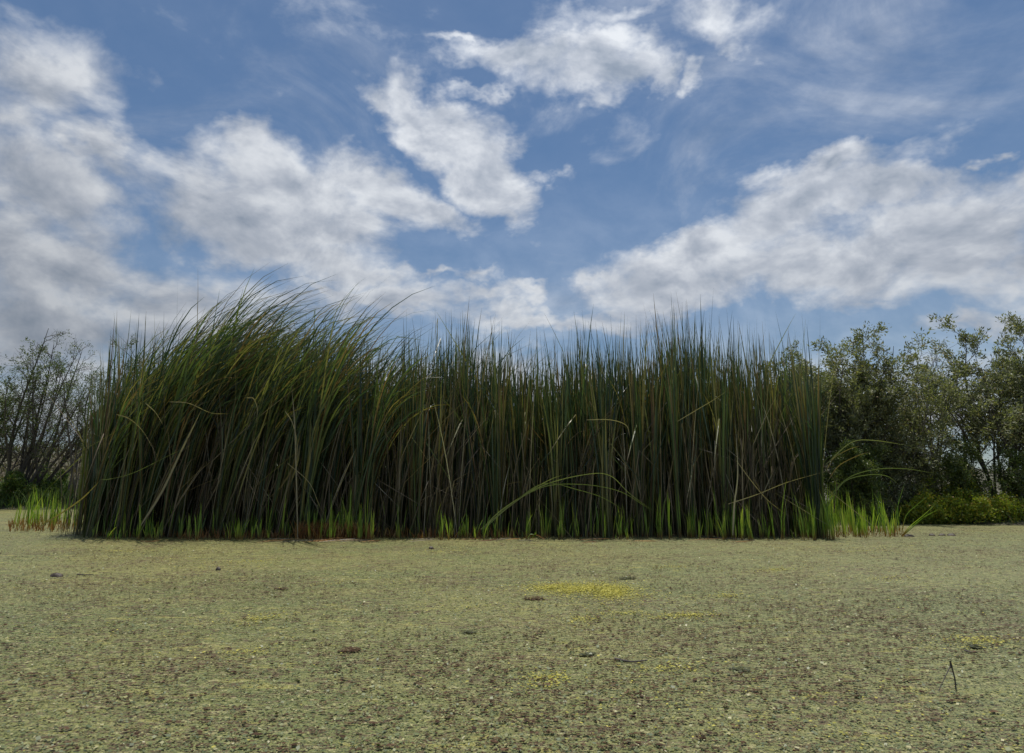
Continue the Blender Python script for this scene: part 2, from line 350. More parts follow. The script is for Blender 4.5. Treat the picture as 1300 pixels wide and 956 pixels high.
# prototypes: upright plants and wind-laid plants, every leaf a part
def proto_leaves(kind, nleaf):
    out = []
    for k in range(nleaf):
        r = R.uniform(); a = R.uniform(0, 2*math.pi)
        h = 3.3*R.uniform(.58, .93) if k else 3.3
        if kind == 'wind':
            a = R.normal(0, .35); th = abs(R.normal(.04, .04)); bd = R.uniform(.9, 1.7); p = R.uniform(2.4, 4.2)
        else:
            th = abs(R.normal(.03, .02)); bd = abs(R.normal(.06, .08)); p = 2.5
            if R.uniform() < .06: bd = R.uniform(.7, 1.7); p = 5; h *= .86
        kt = ka = None
        if R.uniform() < .07: kt, ka = [R.uniform(.6, .85)], [R.uniform(2.0, 2.8)]; h *= .8
        b = np.array([[R.normal(0, .012), R.normal(0, .012), -.05]])
        V, Fc, uv = blades(b, [a], [th], [bd], [h], [R.uniform(.014, .026)], [r], p=p, seg=12, kt=kt, ka=ka, fold=.35, taper=.24)
        out.append(mesh('cattail_leaf', V, Fc, M['cattail'], uv, smooth=True))
    return out
PROT = {'wind': [proto_leaves('wind', 8) for _ in range(9)], 'up': [proto_leaves('up', 8) for _ in range(12)]}
ZONES = [(150, 'cattail at the outermost left edge of the stand, top bent right over its neighbours'),
         (215, 'cattail near the left end of the stand, behind the sloping broken stalk, leaning right'),
         (290, 'tall cattail below the highest wind-swept tufts, around the thick leaning tan stalk'),
         (350, 'wind-bent cattail just right of the highest tufts, left of the rusty stubble'),
         (420, 'green cattail behind the left half of the rusty brown stubble'),
         (480, 'green cattail behind the right half of the rusty brown stubble'),
         (545, 'upright cattail just right of the rusty stubble, left of the brown thatch hollow'),
         (610, 'upright cattail in the brown thatch hollow left of the arching fallen reed'),
         (690, 'upright cattail behind the rising left part of the arching fallen reed'),
         (760, 'upright cattail behind the crest of the arching fallen reed'),
         (830, 'upright cattail behind the drooping tips of the arching fallen reed'),
         (900, 'tall spiky cattail between the drooping tips of the fallen reed and the pale tangle'),
         (965, 'green cattail among the pale dry tangle in the right part of the stand'),
         (1020, 'green cattail between the pale dry tangle and the right edge of the stand'),
         (9999, 'green cattail at the outermost right edge of the stand beside the leafy shrubs')]
def cattail_zone(px): return next(l for a, l in ZONES if px < a)
protos = []
for kind in ('wind', 'up'):
    for ms in PROT[kind]:
        root = empty('cattail')
        for me in ms: link('leaf', me, root)
        protos.append([kind, root, False])
NI = 300
NC = 44
CL = np.stack([XL+.0+(XR-XL-.1)*(np.arange(NC)+R.uniform(.1, .9, NC))/NC, R.uniform(-.12, .58, NC), R.normal(0, .03, NC), R.uniform(.90, 1.04, NC)], 1)
def clump_of(x): return np.abs(np.asarray(x)[..., None]-CL[:, 0]).argmin(-1)
pos_i = []
for k in range(NI):
    x = XL+(XR-XL)*((k+R.uniform(0, 1))/NI)
    ci = clump_of(x); x = CL[ci, 0]+(x-CL[ci, 0])*.55+R.normal(0, .02)
    y = 10.68+CL[ci, 1]+R.uniform()*.28
    pos_i.append((x, y))
def thatch(px): return np.exp(-((px-275)/55)**2)+.8*np.exp(-((px-565)/45)**2)+.9*np.exp(-((px-935)/50)**2)+.5*np.exp(-((px-420)/30)**2)
for (x, y) in pos_i:
    px = px_of(x, y)
    if R.uniform() < .75*thatch(px): x += .9*(1 if R.uniform() < .5 else -1)*R.uniform(.6, 1.2); x = min(max(x, XL), XR); px = px_of(x, y)
    w = wind(px)
    kind = 'wind' if w > .2 and R.uniform() < w*1.15 else 'up'
    cands = [q for q in protos if q[0] == kind]; q = cands[R.integers(len(cands))]
    if not q[2]: o = q[1]; q[2] = True
    else: o = copy_tree(q[1])
    ci = clump_of(x); s = CL[ci, 3]*(1+.05*float(w))*float(tipH(px, y)/3.3)*(R.uniform(.80, .93) if R.uniform() > .3 else R.uniform(.94, 1.03))
    o.location = (x, y, 0); o.scale = (1, 1, s) if kind == 'up' else (s, s, s)
    o.rotation_euler = (R.normal(0, .035), R.normal(.015, .035)+w*.04+CL[ci, 2], R.normal(0, .35) if kind == 'wind' else R.uniform(0, 6.28))
    tag(o, cattail_zone(px), 'cattail', 'green cattails of the stand')
# the rest of the stand: one mass
def stand_mass(n, y0, y1, nl, seg, wid, hf=(.70, 1.0)):
    px = R.uniform(XL, XR, n); yy = R.uniform(y0, y1, n); c_ = clump_of(px); px = CL[c_, 0]+(px-CL[c_, 0])*.75+R.normal(0, .04, n); yy = yy+CL[c_, 1]*.6
    xx = px*(1+(yy-10.5)/10.5*.35); pxx = px_of(xx, yy); w = wind(pxx)
    H = tipH(pxx, np.minimum(yy, 11.3))*CL[c_, 3]*(1+.10*w)
    rep = lambda a: np.repeat(a, nl)
    N = n*nl; W_ = rep(w)
    iswind = R.uniform(size=N) < W_*1.1
    a = np.where(iswind, R.normal(0, .35, N), R.uniform(0, 6.28, N))
    th = np.where(iswind, .04+.04*W_+R.normal(0, .05, N), np.abs(R.normal(.035, .03, N)))
    bd = np.where(iswind, R.uniform(.5, 1.0, N)+.6*W_, np.abs(R.normal(.06, .09, N)))
    odd = R.uniform(size=N) < .05; bd = np.where(odd & ~iswind, R.uniform(.6, 1.8, N), bd)
    h = rep(H)*np.where(R.uniform(size=N) < .09, R.uniform(.88, 1.03, N), R.uniform(hf[0], .88 if y0 < 11.5 else .76, N))*np.where(odd, .8, 1)*np.repeat(R.uniform(.90, 1.02, n), nl)
    kt = np.where(R.uniform(size=N) < .08, R.uniform(.5, .85, N), 2.0)
    b = np.stack([rep(xx)+R.normal(0, .03, N), rep(yy)+R.normal(0, .03, N), np.full(N, -.05)], 1)
    return blades(b, a, th, bd, h, R.uniform(.012, .023, N)*wid, R.uniform(size=N), p=np.where(iswind, 3.2, 3.2), seg=seg, kt=kt, ka=np.where(R.uniform(size=N) < .4, R.uniform(.2, .7, N), R.uniform(2.1, 2.9, N)))
def join(parts):
    Vs, Fs, Us, o = [], [], [], 0
    for V, Fc, u in parts: Vs.append(V); Fs.append(Fc+o); Us.append(u); o += len(V)
    return np.concatenate(Vs), np.concatenate(Fs), np.concatenate(Us)
V, Fc, uv = join([stand_mass(1550, 10.95, 12.2, 7, 10, 1.0, (.52, 1)), stand_mass(1900, 11.7, 14.0, 6, 7, 1.25, (.40, .9))])
tag(link('cattail_mass', mesh('cattail_mass', V, Fc, M['cattail'], uv, smooth=True)), 'dense dark inner mass of green cattails behind the front plants', 'cattails', kind='stuff')
# dead leaves and stalks inside the stand
n = 4800
px = R.uniform(XL, XR, n); px = px[R.uniform(size=n) < .45+.55*thatch(650+px*FOC/10.5)]; n = len(px)
yy = 10.75+R.uniform(size=n)**1.4*2.6; xx = px*(1+(yy-10.5)/10.5*.5); pxx = px_of(xx, yy); w = wind(pxx)
clump = .5+.5*np.sin(pxx*.021+1.3)*np.sin(pxx*.047+.4)
a = np.where(R.uniform(size=n) < .35+.4*w, R.normal(0, .6, n)+math.pi*(pxx > 900), R.uniform(0, 6.28, n))
a = np.where((pxx > 1000), R.uniform(2.3, 4.0, n), a)
kt = np.where(R.uniform(size=n) < .2, R.uniform(.35, .9, n), 2.0)
V, Fc, uv = blades(np.stack([xx, yy, np.full(n, -.03)], 1), a, np.abs(R.normal(.06, .07, n))+.08*w, R.uniform(0, .35, n), tipH(pxx, yy)*(R.uniform(.25, .80, n)*(.75+.25*clump)),
                   R.uniform(.007, .016, n), R.uniform(size=n), seg=8, kt=kt, ka=np.where(R.uniform(size=n) < .5, R.uniform(.2, .6, n), R.uniform(2.1, 2.9, n)))
tag(link('dead_leaf_mass', mesh('dead_leaf_mass', V, Fc, M['dead'], uv)), 'grey-brown dead leaves tangled among the cattail stems', 'dead leaves', kind='stuff')

# dead cattails one can pick out, leaning and broken in front
def dead_zone(px):
    if px < 330: return 'dry tan cattail stalk leaning in the dark windblown left end of the stand'
    if px < 560: return 'dry grey-brown cattail stalk leaning behind the rusty stubble'
    if px < 860: return 'dry brown cattail stalk standing in the middle of the stand'
    return 'pale dry broken cattail stalk in the tangle near the right end of the stand'
dead_me = []
for k in range(16):
    kk = R.uniform() < .6
    nb = 3
    b = np.zeros((nb, 3)); b[:, 2] = -.03; b[:, 0] = R.normal(0, .01, nb)
    h = 2.0*R.uniform(.65, 1, nb); h[0] = 2.0
    V, Fc, uv = blades(b, R.normal(0, .5, nb), np.full(nb, .02), R.uniform(.0, .35, nb), h, R.uniform(.010, .019, nb), R.uniform(size=nb), seg=10,
                       kt=np.where(R.uniform(size=nb) < .6, R.uniform(.4, .9, nb), 2.), ka=np.where(R.uniform(size=nb) < .5, R.uniform(.2, .6, nb), R.uniform(2.0, 2.9, nb)), fold=.4)
    dead_me.append(mesh('dead_cattail', V, Fc, M['dead'], uv))
for k in range(120):
    u = R.uniform()
    c = [0, 1, 2, 3][np.searchsorted([.22, .5, .68], u)]
    px = [R.uniform(150, 330), R.uniform(340, 560), R.uniform(560, 860), R.normal(950, 45)][c]
    p = gnd(px, 682.5); y = 10.62+R.uniform(.0, .35)
    o = link('dead_cattail', dead_me[R.integers(16)], None, (p.x, y, 0))
    o.scale = (1, 1, R.uniform(.45, 1.15)); lean = R.normal(.06, .13)+.25*float(wind(px)); lean = lean if px < 960 else -abs(lean)
    o.rotation_euler = (R.uniform(-.05, .08), lean, R.uniform(-.5, .5))
    tag(o, dead_zone(px), 'dead cattail', 'dead cattail stalks at the front of the stand')

# ------------------------------------------------------------------ young shoots: tufts with every leaf a part
shoot_p = []
for k in range(16):
    root = empty('cattail_shoot')
    for q in range(int(R.integers(2, 7))):
        V, Fc, uv = blades([[R.normal(0, .012), R.normal(0, .012), -.03]], [R.uniform(0, 6.28)], [abs(R.normal(.015, .025))], [abs(R.normal(.05, .12))], [R.uniform(.35, 1.0)],
                           [R.uniform(.009, .018)], [R.uniform()], seg=7, fold=.4, p=2.0, taper=.35)
        link('leaf', mesh('shoot_leaf', V, Fc, M['shoot'], uv, smooth=True), root)
    shoot_p.append([root, False])
def shoot(px, py, h, label, group):
    q = shoot_p[R.integers(len(shoot_p))]
    if not q[1]: o = q[0]; q[1] = True
    else: o = copy_tree(q[0])
    p = gnd(px, py); o.location = p; o.rotation_euler = (0, R.normal(.02, .05), R.uniform(0, 6.28)); s = R.uniform(.85, 1.15); o.scale = (s, s, h)
    tag(o, label, 'cattail shoot', group)
    return o
G1 = 'young cattail shoots along the front of the stand'
for (a, b, n, h0, h1, lab) in [(112, 200, 18, .3, .65, 'short dull green shoot at the foot of the leaning left end of the stand'),
                               (205, 345, 36, .4, .95, 'bright green young shoot left of the rusty stubble, at the foot of the stand'),
                               (358, 478, 52, .4, .95, 'bright yellow-green young shoot growing out of the rusty brown stubble'),
                               (480, 640, 26, .4, 1.0, 'dark green young shoot between the stubble and the arching fallen reed'),
                               (640, 820, 28, .4, .9, 'green young shoot beneath the arching fallen reed'),
                               (825, 985, 50, .5, 1.05, 'bright green young shoot at the foot of the pale dry tangle'),
                               (985, 1058, 36, .6, 1.15, 'green young shoot at the right corner of the stand')]:
    cc = R.uniform(a+3, b-3, max(2, n//6)); hh_ = R.uniform(.55, 1.1, len(cc))
    for k in range(int(n*.83)):
        ic = R.integers(len(cc)); px = float(np.clip(R.normal(cc[ic], 9), a, b)) if R.uniform() < .55 else R.uniform(a, b)
        shoot(px, R.uniform(680.5, 686.4), R.uniform(h0*.8, h1)*hh_[ic], lab, G1)
for k in range(46):
    c = [1070, 1088, 1104, 1122][R.integers(4)]
    px = np.clip(R.normal(c, 10), 1058, 1142)
    shoot(px, R.uniform(672, 683), R.uniform(.35, .95), 'bright green young shoot in the open clumps right of the stand', 'young shoots right of the stand')
for k in range(46):
    px = np.clip(R.uniform(14, 112), 14, 112)
    shoot(px, R.uniform(663, 676), R.uniform(.45, .95), 'green young shoot with brown base in the sparse row at far left', 'young shoots left of the stand')

fr = []
for (a, b, n, h0, h1) in [(115, 345, 240, .08, .55), (350, 490, 260, .1, .6), (490, 640, 140, .1, .6), (640, 830, 190, .1, .6), (830, 1060, 340, .12, .75), (1062, 1140, 120, .1, .6)]:
    px = R.uniform(a, b, n); py = R.uniform(680.5, 686, n) if a < 1060 else R.uniform(674, 683, n)
    k = R.uniform(size=n) < .5+.5*np.sin(px*.19+np.sin(px*.07)*3); px, py = px[k], py[k]; n = len(px)
    b_ = np.array([tuple(gnd(p, q, -.02)) for p, q in zip(px, py)])
    fr.append(blades(b_, R.uniform(0, 6.28, n), np.abs(R.normal(.03, .07, n)), R.uniform(0, .5, n), R.uniform(h0, h1, n), R.uniform(.008, .016, n), R.uniform(size=n), seg=5, taper=.4))
V, Fc, uv = join(fr)
tag(link('low_shoots', mesh('low_shoots', V, Fc, M['shoot'], uv)), 'low fringe of thin green sprouts between the larger shoots', 'shoots', kind='stuff')
# rusty stubble and cut stalks at the waterline
def stub(n, px0, px1, py0, py1, h0, h1, mat, w=(.008, .018), lean=.25):
    px = R.uniform(px0, px1, n); py = R.uniform(py0, py1, n)
    b = np.array([tuple(gnd(a, c, -.02)) for a, c in zip(px, py)])
    return blades(b, R.uniform(0, 6.28, n), np.abs(R.normal(.1, lean, n)), R.uniform(0, .6, n), R.uniform(h0, h1, n), R.uniform(*w, n), R.uniform(size=n), seg=4, taper=.5)
V, Fc, uv = join([stub(1500, 375, 470, 682, 686.5, .05, .30, M['rust'], (.01, .022)), stub(450, 225, 380, 682, 686, .04, .18, None), stub(420, 470, 660, 682, 685.5, .04, .2, None),
                  stub(260, 10, 120, 667, 677, .05, .26, None), stub(200, 120, 230, 680, 684, .03, .15, None), stub(200, 660, 1060, 681, 684, .03, .14, None), stub(160, 1060, 1150, 673, 684, .03, .14, None)])
tag(link('rusty_stubble', mesh('rusty_stubble', V, Fc, M['rust'], uv)), 'rusty brown stubble of old reed bases along the waterline', 'reed stubble', kind='stuff')

# ------------------------------------------------------------------ tubes (wood, thick stalks)
def tube(path, r0, r1, sides=5):
    path = np.asarray(path, float); n = len(path)
    d = np.gradient(path, axis=0); d /= np.linalg.norm(d, axis=1, keepdims=True)+1e-9
    ref = np.array([0, 0, 1.]) if abs(d[0, 2]) < .9 else np.array([1., 0, 0])
    u = np.cross(d, ref); u /= np.linalg.norm(u, axis=1, keepdims=True)+1e-9; v = np.cross(d, u)
    r = np.linspace(r0, r1, n)[:, None, None]; a = np.linspace(0, 2*math.pi, sides, endpoint=False)
    ring = path[:, None, :]+r*(np.cos(a)[None, :, None]*u[:, None, :]+np.sin(a)[None, :, None]*v[:, None, :])
    V = ring.reshape(-1, 3); idx = np.arange(n*sides).reshape(n, sides); nx_ = np.roll(idx, -1, 1)
    Fc = np.stack([idx[:-1], nx_[:-1], nx_[1:], idx[1:]], -1).reshape(-1, 4)
    uv = np.zeros((len(V), 2)); uv[:, 1] = np.repeat(np.linspace(0, 1, n), sides); uv[:, 0] = R.uniform()
    return V, Fc, uv
def bez(pts, n=14):
    """Catmull-Rom through points"""
    P_ = [np.array(p, float) for p in pts]; P_ = [2*P_[0]-P_[1]]+P_+[2*P_[-1]-P_[-2]]; out = []
    for k in range(1, len(P_)-2):
        for s in np.linspace(0, 1, n, endpoint=False):
            a, b, c, d = P_[k-1:k+3]
            out.append(.5*((2*b)+(-a+c)*s+(2*a-5*b+4*c-d)*s*s+(-a+3*b-3*c+d)*s**3))
    out.append(P_[-2]); return np.array(out)
def ribbon(pts, w, rnd, nseg=10, flip=0.0):
    """a leaf blade along a curve, with thickness from a V fold"""
    w *= .8; c = bez(pts, nseg); n = len(c); T = np.linspace(0, 1, n)
    d = np.gradient(c, axis=0); d /= np.linalg.norm(d, axis=1, keepdims=True)
    s = np.cross(d, np.array([0, 1, .2])); s /= np.linalg.norm(s, axis=1, keepdims=True)+1e-9; m_ = np.cross(d, s)
    a = flip+T*1.1; side = np.cos(a)[:, None]*s+np.sin(a)[:, None]*m_; nr = np.cos(a)[:, None]*m_-np.sin(a)[:, None]*s
    hw = (w/2*np.clip((1-T)/.25, 0.04, 1)**.8*(.55+.45*np.clip(T/.15, 0, 1)))[:, None]
    V = np.stack([c-side*hw+nr*hw*.4, c, c+side*hw+nr*hw*.4], 1).reshape(-1, 3)
    idx = np.arange(n*3).reshape(n, 3); Fc = np.concatenate([np.stack([idx[:-1, k], idx[:-1, k+1], idx[1:, k+1], idx[1:, k]], -1) for k in (0, 1)])
    uv = np.stack([np.full(n*3, rnd), np.repeat(T, 3)], 1); return V, Fc, uv
def curve_thing(name, leaves, label, cat, Y, mat='cattail', group=None):
    """leaves: list of (pixel points, width, rnd[, dY]); measured in the photograph, built at distance Y"""
    o0 = gnd(leaves[0][0][0][0], 684); root = empty(name, (o0.x, Y, 0))
    for lf in leaves:
        m_ = lf[3] if len(lf) > 3 else mat; k = len(lf[0])
        pts = [at(p[0], p[1], Y-.05*i/k)-Vector((o0.x, Y, 0)) for i, p in enumerate(lf[0])]
        link('leaf', mesh(name+'_leaf', *ribbon(pts, lf[1], lf[2])[:2], M[m_], ribbon(pts, lf[1], lf[2])[2], smooth=True), root)
    return tag(root, label, cat, group)
curve_thing('fallen_cattail', [([(611, 672), (640, 645), (690, 616), (745, 602), (775, 604), (800, 627), (833, 651)], .018, .3, 'pale'),
                               ([(613, 672), (645, 643), (690, 618), (740, 615), (785, 623), (815, 640), (826, 648)], .015, .9, 'pale'),
                               ([(612, 674), (650, 640), (690, 614), (735, 622), (770, 634), (801, 655)], .018, .5, 'pale'),
                               ([(610, 672), (640, 648), (675, 622), (700, 608), (718, 602)], .018, .2, 'pale'),
                               ([(641, 616), (655, 612), (672, 612)], .012, .9, 'dead')],
            'pale green cattail fallen to the right in a long arch, tips near the water', 'fallen cattail', 10.25)
curve_thing('arching_cattail', [([(1045, 640), (1075, 608), (1110, 596), (1150, 595), (1192, 602)], .018, .8, 'pale'), ([(1046, 650), (1070, 613), (1100, 603), (1125, 604), (1140, 614)], .018, .85, 'pale'),
                                ([(1048, 600), (1058, 582), (1078, 570), (1093, 566)], .02, .83), ([(1050, 612), (1064, 592), (1085, 580), (1105, 573)], .018, .6),
                                ([(1048, 590), (1080, 562), (1110, 559), (1155, 566)], .016, .75, 'pale'), ([(1058, 650), (1062, 620), (1060, 598)], .016, .95, 'dead')],
            'cattail at the right end whose yellowish leaves arch out over the open clumps', 'cattail', 10.6)
for pts, w_, r_, m_, nm, lab in [
    ([(178, 668), (205, 625), (232, 568), (256, 520)], .035, .86, 'straw', 'leaning_stalk', 'thick pale tan stalk leaning up to the right in the dark left end'),
    ([(52, 668), (80, 650), (105, 632), (127, 610)], .026, .3, 'cattail', 'leaning_stalk', 'bluish green broken stalk sloping up from the water at the left corner'),
    ([(127, 609), (140, 608), (170, 600), (215, 578), (262, 556)], .010, .4, 'pale', 'bent_leaf', 'thin pale leaf bent almost level above the sloping broken stalk'),
    ([(185, 512), (198, 524), (208, 541)], .02, .96, 'straw', 'bent_leaf', 'short pale bent leaf hanging high in the dark left end'),
    ([(148, 526), (165, 532), (182, 548), (200, 580)], .02, .98, 'straw', 'bent_leaf', 'long whitish bent leaf drooping right in the dark left end'),
    ([(313, 505), (322, 506), (327, 520), (325, 540)], .022, .98, 'straw', 'bent_leaf', 'pale hooked leaf folded down below the wind-swept tops'),
    ([(362, 522), (371, 536), (377, 560), (378, 600)], .02, .97, 'straw', 'bent_leaf', 'pale dry leaf hanging down above the rusty stubble'),
    ([(378, 682), (376, 600), (374, 540), (370, 488)], .022, .75, 'straw', 'dead_cattail', 'straight tan dead stalk rising behind the rusty stubble'),
    ([(300, 640), (312, 600), (330, 550), (345, 505)], .022, .8, 'cattail', 'leaning_stalk', 'yellow-green stalk leaning right below the pale hooked leaf'),
    ([(215, 510), (240, 512), (268, 524), (292, 525)], .016, .85, 'straw', 'bent_leaf', 'tan leaf lying level across the top of the dark left end'),
    ([(365, 588), (392, 612), (405, 640), (415, 660)], .012, .95, 'straw', 'bent_leaf', 'thin grey leaf curving down to the right above the stubble'),
    ([(935, 585), (955, 612), (975, 635), (1002, 656)], .014, .95, 'straw', 'bent_leaf', 'thin pale leaf crossing down to the right in the pale dry tangle'),
    ([(930, 680), (932, 640), (936, 600), (933, 530)], .04, .2, 'straw', 'dead_cattail', 'thick grey-brown dead stalk upright in the pale dry tangle'),
    ([(924, 640), (960, 628), (1000, 612), (1050, 598)], .016, .88, 'straw', 'bent_leaf', 'long thin dry leaf sloping up to the right end of the stand'),
    ([(745, 533), (775, 533), (795, 540), (800, 556)], .014, .93, 'straw', 'bent_leaf', 'thin dry leaf bent over high in the middle of the stand'),
    ([(860, 535), (885, 520), (905, 508), (925, 495)], .014, .9, 'straw', 'bent_leaf', 'thin dry leaf slanting up to the right above the pale tangle')]:
    Yb = 10.36+R.uniform(-.03, .05); b0 = at(*pts[0], Yb); P_ = [at(p[0], p[1], Yb)-b0 for p in pts]
    V, Fc, uv = ribbon(P_, w_, r_)
    o = link(nm, mesh(nm, V, Fc, M[m_], uv, smooth=True), None, b0); tag(o, lab, 'dead leaf' if m_ == 'straw' else 'cattail leaf')
for k in range(34):
    px = R.uniform(120, 1050) if k % 2 else R.uniform(330, 490); py = R.uniform(684.2, 688.5)
    b0 = gnd(px, py, .006); L_ = R.uniform(.08, .32); a = R.normal(0, .35); dx = Vector((math.cos(a), math.sin(a), 0))*L_
    V, Fc, uv = ribbon([-dx, Vector((0, .02, R.uniform(.0, .02))), dx+Vector((0, 0, R.uniform(0, .03)))], R.uniform(.010, .022), R.uniform(), 5, 1.57)
    tag(link('floating_leaf', mesh('floating_leaf', V, Fc, M['rust' if k % 3 else 'dead'], uv), None, b0),
        'broken dry reed leaf floating beside the rusty stubble' if 330 < px < 490 else 'broken dry reed leaf floating at the foot of the stand, away from the stubble', 'floating leaf', 'broken reed leaves floating along the waterline')
# the two lone plants standing at the right
for pts3, lab in [([[(1135, 682), (1137, 655), (1143, 630), (1150, 608)], [(1135, 682), (1139, 655), (1140, 640), (1142, 622)], [(1136, 682), (1134, 660), (1132, 640)]], 'slim green cattail standing alone right of the bright clumps'),
                  ([[(1144, 681), (1155, 668), (1172, 654), (1192, 636)], [(1144, 681), (1158, 668), (1175, 655), (1195, 645)], [(1144, 682), (1150, 655), (1165, 640), (1180, 628)], [(1144, 682), (1160, 668), (1182, 648)]], 'splayed green cattail fanning low to the right, outermost on the open water')]:
    curve_thing('cattail', [(p, .02, R.uniform(.5, .85), 'shoot') for p in pts3], lab, 'cattail', gnd(1140, 681).y)

# ------------------------------------------------------------------ shrubs
def leaves_at(P_, Dr, size, n_each, spread, jitter, wratio=.34):
    n = len(P_)*n_each; P2 = np.repeat(P_, n_each, 0)+R.normal(0, jitter, (n, 3)); D2 = np.repeat(Dr, n_each, 0)+R.normal(0, spread, (n, 3))
    D2 /= np.linalg.norm(D2, axis=1, keepdims=True)+1e-9
    s = np.cross(D2, R.normal(0, 1, (n, 3))); s /= np.linalg.norm(s, axis=1, keepdims=True)+1e-9; nn = np.cross(D2, s)
    L = (size*R.uniform(.6, 1.25, n))[:, None]; w_ = L*wratio
    V = np.stack([P2, P2+D2*L*.5+s*w_*.5+nn*L*.06, P2+D2*L-nn*L*.08, P2+D2*L*.5-s*w_*.5+nn*L*.06], 1).reshape(-1, 3)
    Fc = np.arange(n*4).reshape(n, 4); uv = np.repeat(np.stack([R.uniform(size=n), np.full(n, .5)], 1), 4, 0)
    return V, Fc, uv
def grow(p, d, L, n, wob, up=.0):
    pts = [np.array(p, float)]; d = np.array(d, float)
    for k in range(n):
        d = d+R.normal(0, wob, 3); d[2] += up; d /= np.linalg.norm(d); pts.append(pts[-1]+d*L/n)
    return np.array(pts), d
def shrub(name, base, ht, rx, label, cat, mat, bark, nst=8, nsec=10, nter=7, nl=26, leaf=.06, leafy=1.0, lo=.25, group=None, lean=0.0, tuft=.05, wratio=.34, sec=.42, wob=.10):
    global R; R = np.random.default_rng(int(abs(base[0])*1000)+int(ht*100))
    root = empty(name, base); tw, LP, LD = [], [], []
    for k in range(nst):
        fr = (k+.5)/nst; a = R.uniform(0, 6.28); sp = R.uniform(.15, 1.0)
        dx = math.cos(a)*sp*rx+lean; dy = math.sin(a)*sp*rx*.8; hh = ht*R.uniform(.72, 1.0)*(1-.28*sp)
        if k == 0: hh = ht*.97; dx = lean*.6; dy = 0
        L0 = math.sqrt(dx*dx+dy*dy+hh*hh)
        st, d = grow((R.normal(0, rx*.12), R.normal(0, rx*.08), -.1), (dx/L0*1.25, dy/L0*1.25, hh/L0), L0, 9, wob, .03)
        r0 = .0085*ht*R.uniform(.7, 1.3)
        V, Fc, uv = tube(st, r0, r0*.12, 6)
        link('limb', mesh('limb', V, Fc, bark, uv, smooth=True), root)
        for q in range(nsec):
            u = lo+(1-lo)*(q+R.uniform())/nsec; ip = u*9; i0 = min(int(ip), 8); p = st[i0]+(st[i0+1]-st[i0])*(ip-i0)
            dd = st[i0+1]-st[i0]; dd /= np.linalg.norm(dd); o = R.normal(0, 1, 3); o -= dd*o.dot(dd); o /= np.linalg.norm(o)
            Ls = ht*sec*R.uniform(.45, 1)*(1.15-.75*u)
            sp_, d2 = grow(p, dd*.75+o*.75, Ls, 6, .16, .05)
            tw.append(tube(sp_, r0*.35*(1.1-u*.6), .003, 4))
            for w_ in range(nter):
                u2 = .2+.8*(w_+R.uniform())/nter; jp = u2*6; j0 = min(int(jp), 5); p2 = sp_[j0]+(sp_[j0+1]-sp_[j0])*(jp-j0)
                d3 = sp_[j0+1]-sp_[j0]; d3 /= np.linalg.norm(d3); o = R.normal(0, 1, 3); o -= d3*o.dot(d3); o /= np.linalg.norm(o)
                Lt = Ls*R.uniform(.18, .42); tp, d4 = grow(p2, d3*.7+o*.8, Lt, 3, .2, .08)
                tw.append(tube(tp, .005, .002, 3))
                if R.uniform() < leafy:
                    for z_ in (1, 2, 3): LP.append(tp[z_]); LD.append(d4)
                    LP.append(tp[3]); LD.append(d4)
    V, Fc, uv = join(tw); tag(link('twigs', mesh('twigs', V, Fc, bark, uv), root), kind='stuff')
    if LP:
        V, Fc, uv = leaves_at(np.array(LP), np.array(LD), leaf, max(1, nl//4), .75, tuft, wratio)
        tag(link('crown', mesh('crown', V, Fc, mat, uv), root), kind='stuff')
    return tag(root, label, cat, group)
def base_at(px, Y): p = at(px, 600, Y); z = float(height(np.array(p.x), np.array(Y))); return (px_to_x(px, Y, z), Y, z)
def px_to_x(px, Y, z): return (px-650)/FOC*(Y*math.cos(PITCH)+(z-CAMH)*math.sin(PITCH))
def topz(py, Y): return CAMH+math.tan(PITCH+math.atan((433-py)/FOC))*Y
S = M['shrub']; SG = M['shrubg']; B = M['bark']; BD = M['bark_dark']
shrub('shrub', base_at(1000, 16.8), topz(440, 16.8), 1.7, 'olive-leaved shrub rising behind the right end of the cattails', 'shrub', S, B, 9, 11, 7, 36, leaf=.085, leafy=.8)
shrub('shrub', base_at(1115, 15.2), topz(416, 15.2), 1.5, 'tall dense olive-leaved shrub beside the right end of the stand, highest of the right-hand thicket', 'shrub', S, B, 12, 11, 8, 34, leaf=.085, leafy=.75)
shrub('shrub', base_at(1075, 15.6), topz(450, 15.6), 1.1, 'shorter leafy shrub just right of the cattails, behind the arching yellow leaves', 'shrub', S, B, 9, 11, 7, 40, leaf=.085, leafy=.85)
shrub('shrub', base_at(1190, 16.4), topz(418, 16.4), 1.5, 'open shrub with bare dark branches and sky showing through it', 'shrub', S, BD, 12, 8, 7, 28, leafy=.33, leaf=.07)
shrub('shrub', base_at(1275, 15.4), topz(416, 15.4), 1.4, 'tall shrub at the right edge with leafy branches over a dark forked trunk', 'shrub', S, BD, 10, 9, 8, 44, leafy=.62, leaf=.085)
shrub('shrub', base_at(1350, 15.8), topz(424, 15.8), 1.5, 'shrub cut by the right edge of the picture', 'shrub', S, B, 10, 11, 7, 56, leaf=.075)
shrub('shrub', base_at(1088, 14.3), topz(560, 14.3), .9, 'low dark bush behind the bright shoots right of the stand', 'shrub', SG, BD, 9, 9, 7, 44, lo=.05)
shrub('shrub', base_at(1150, 14.9), topz(545, 14.9), 1.0, 'low grey-green bush in front of the open bare-branched shrub', 'shrub', S, B, 9, 9, 7, 34, lo=.1)
shrub('shrub', base_at(1230, 14.8), topz(560, 14.8), .9, 'low dark bush under the tall shrub at the right edge', 'shrub', SG, BD, 9, 9, 7, 30, lo=.1)
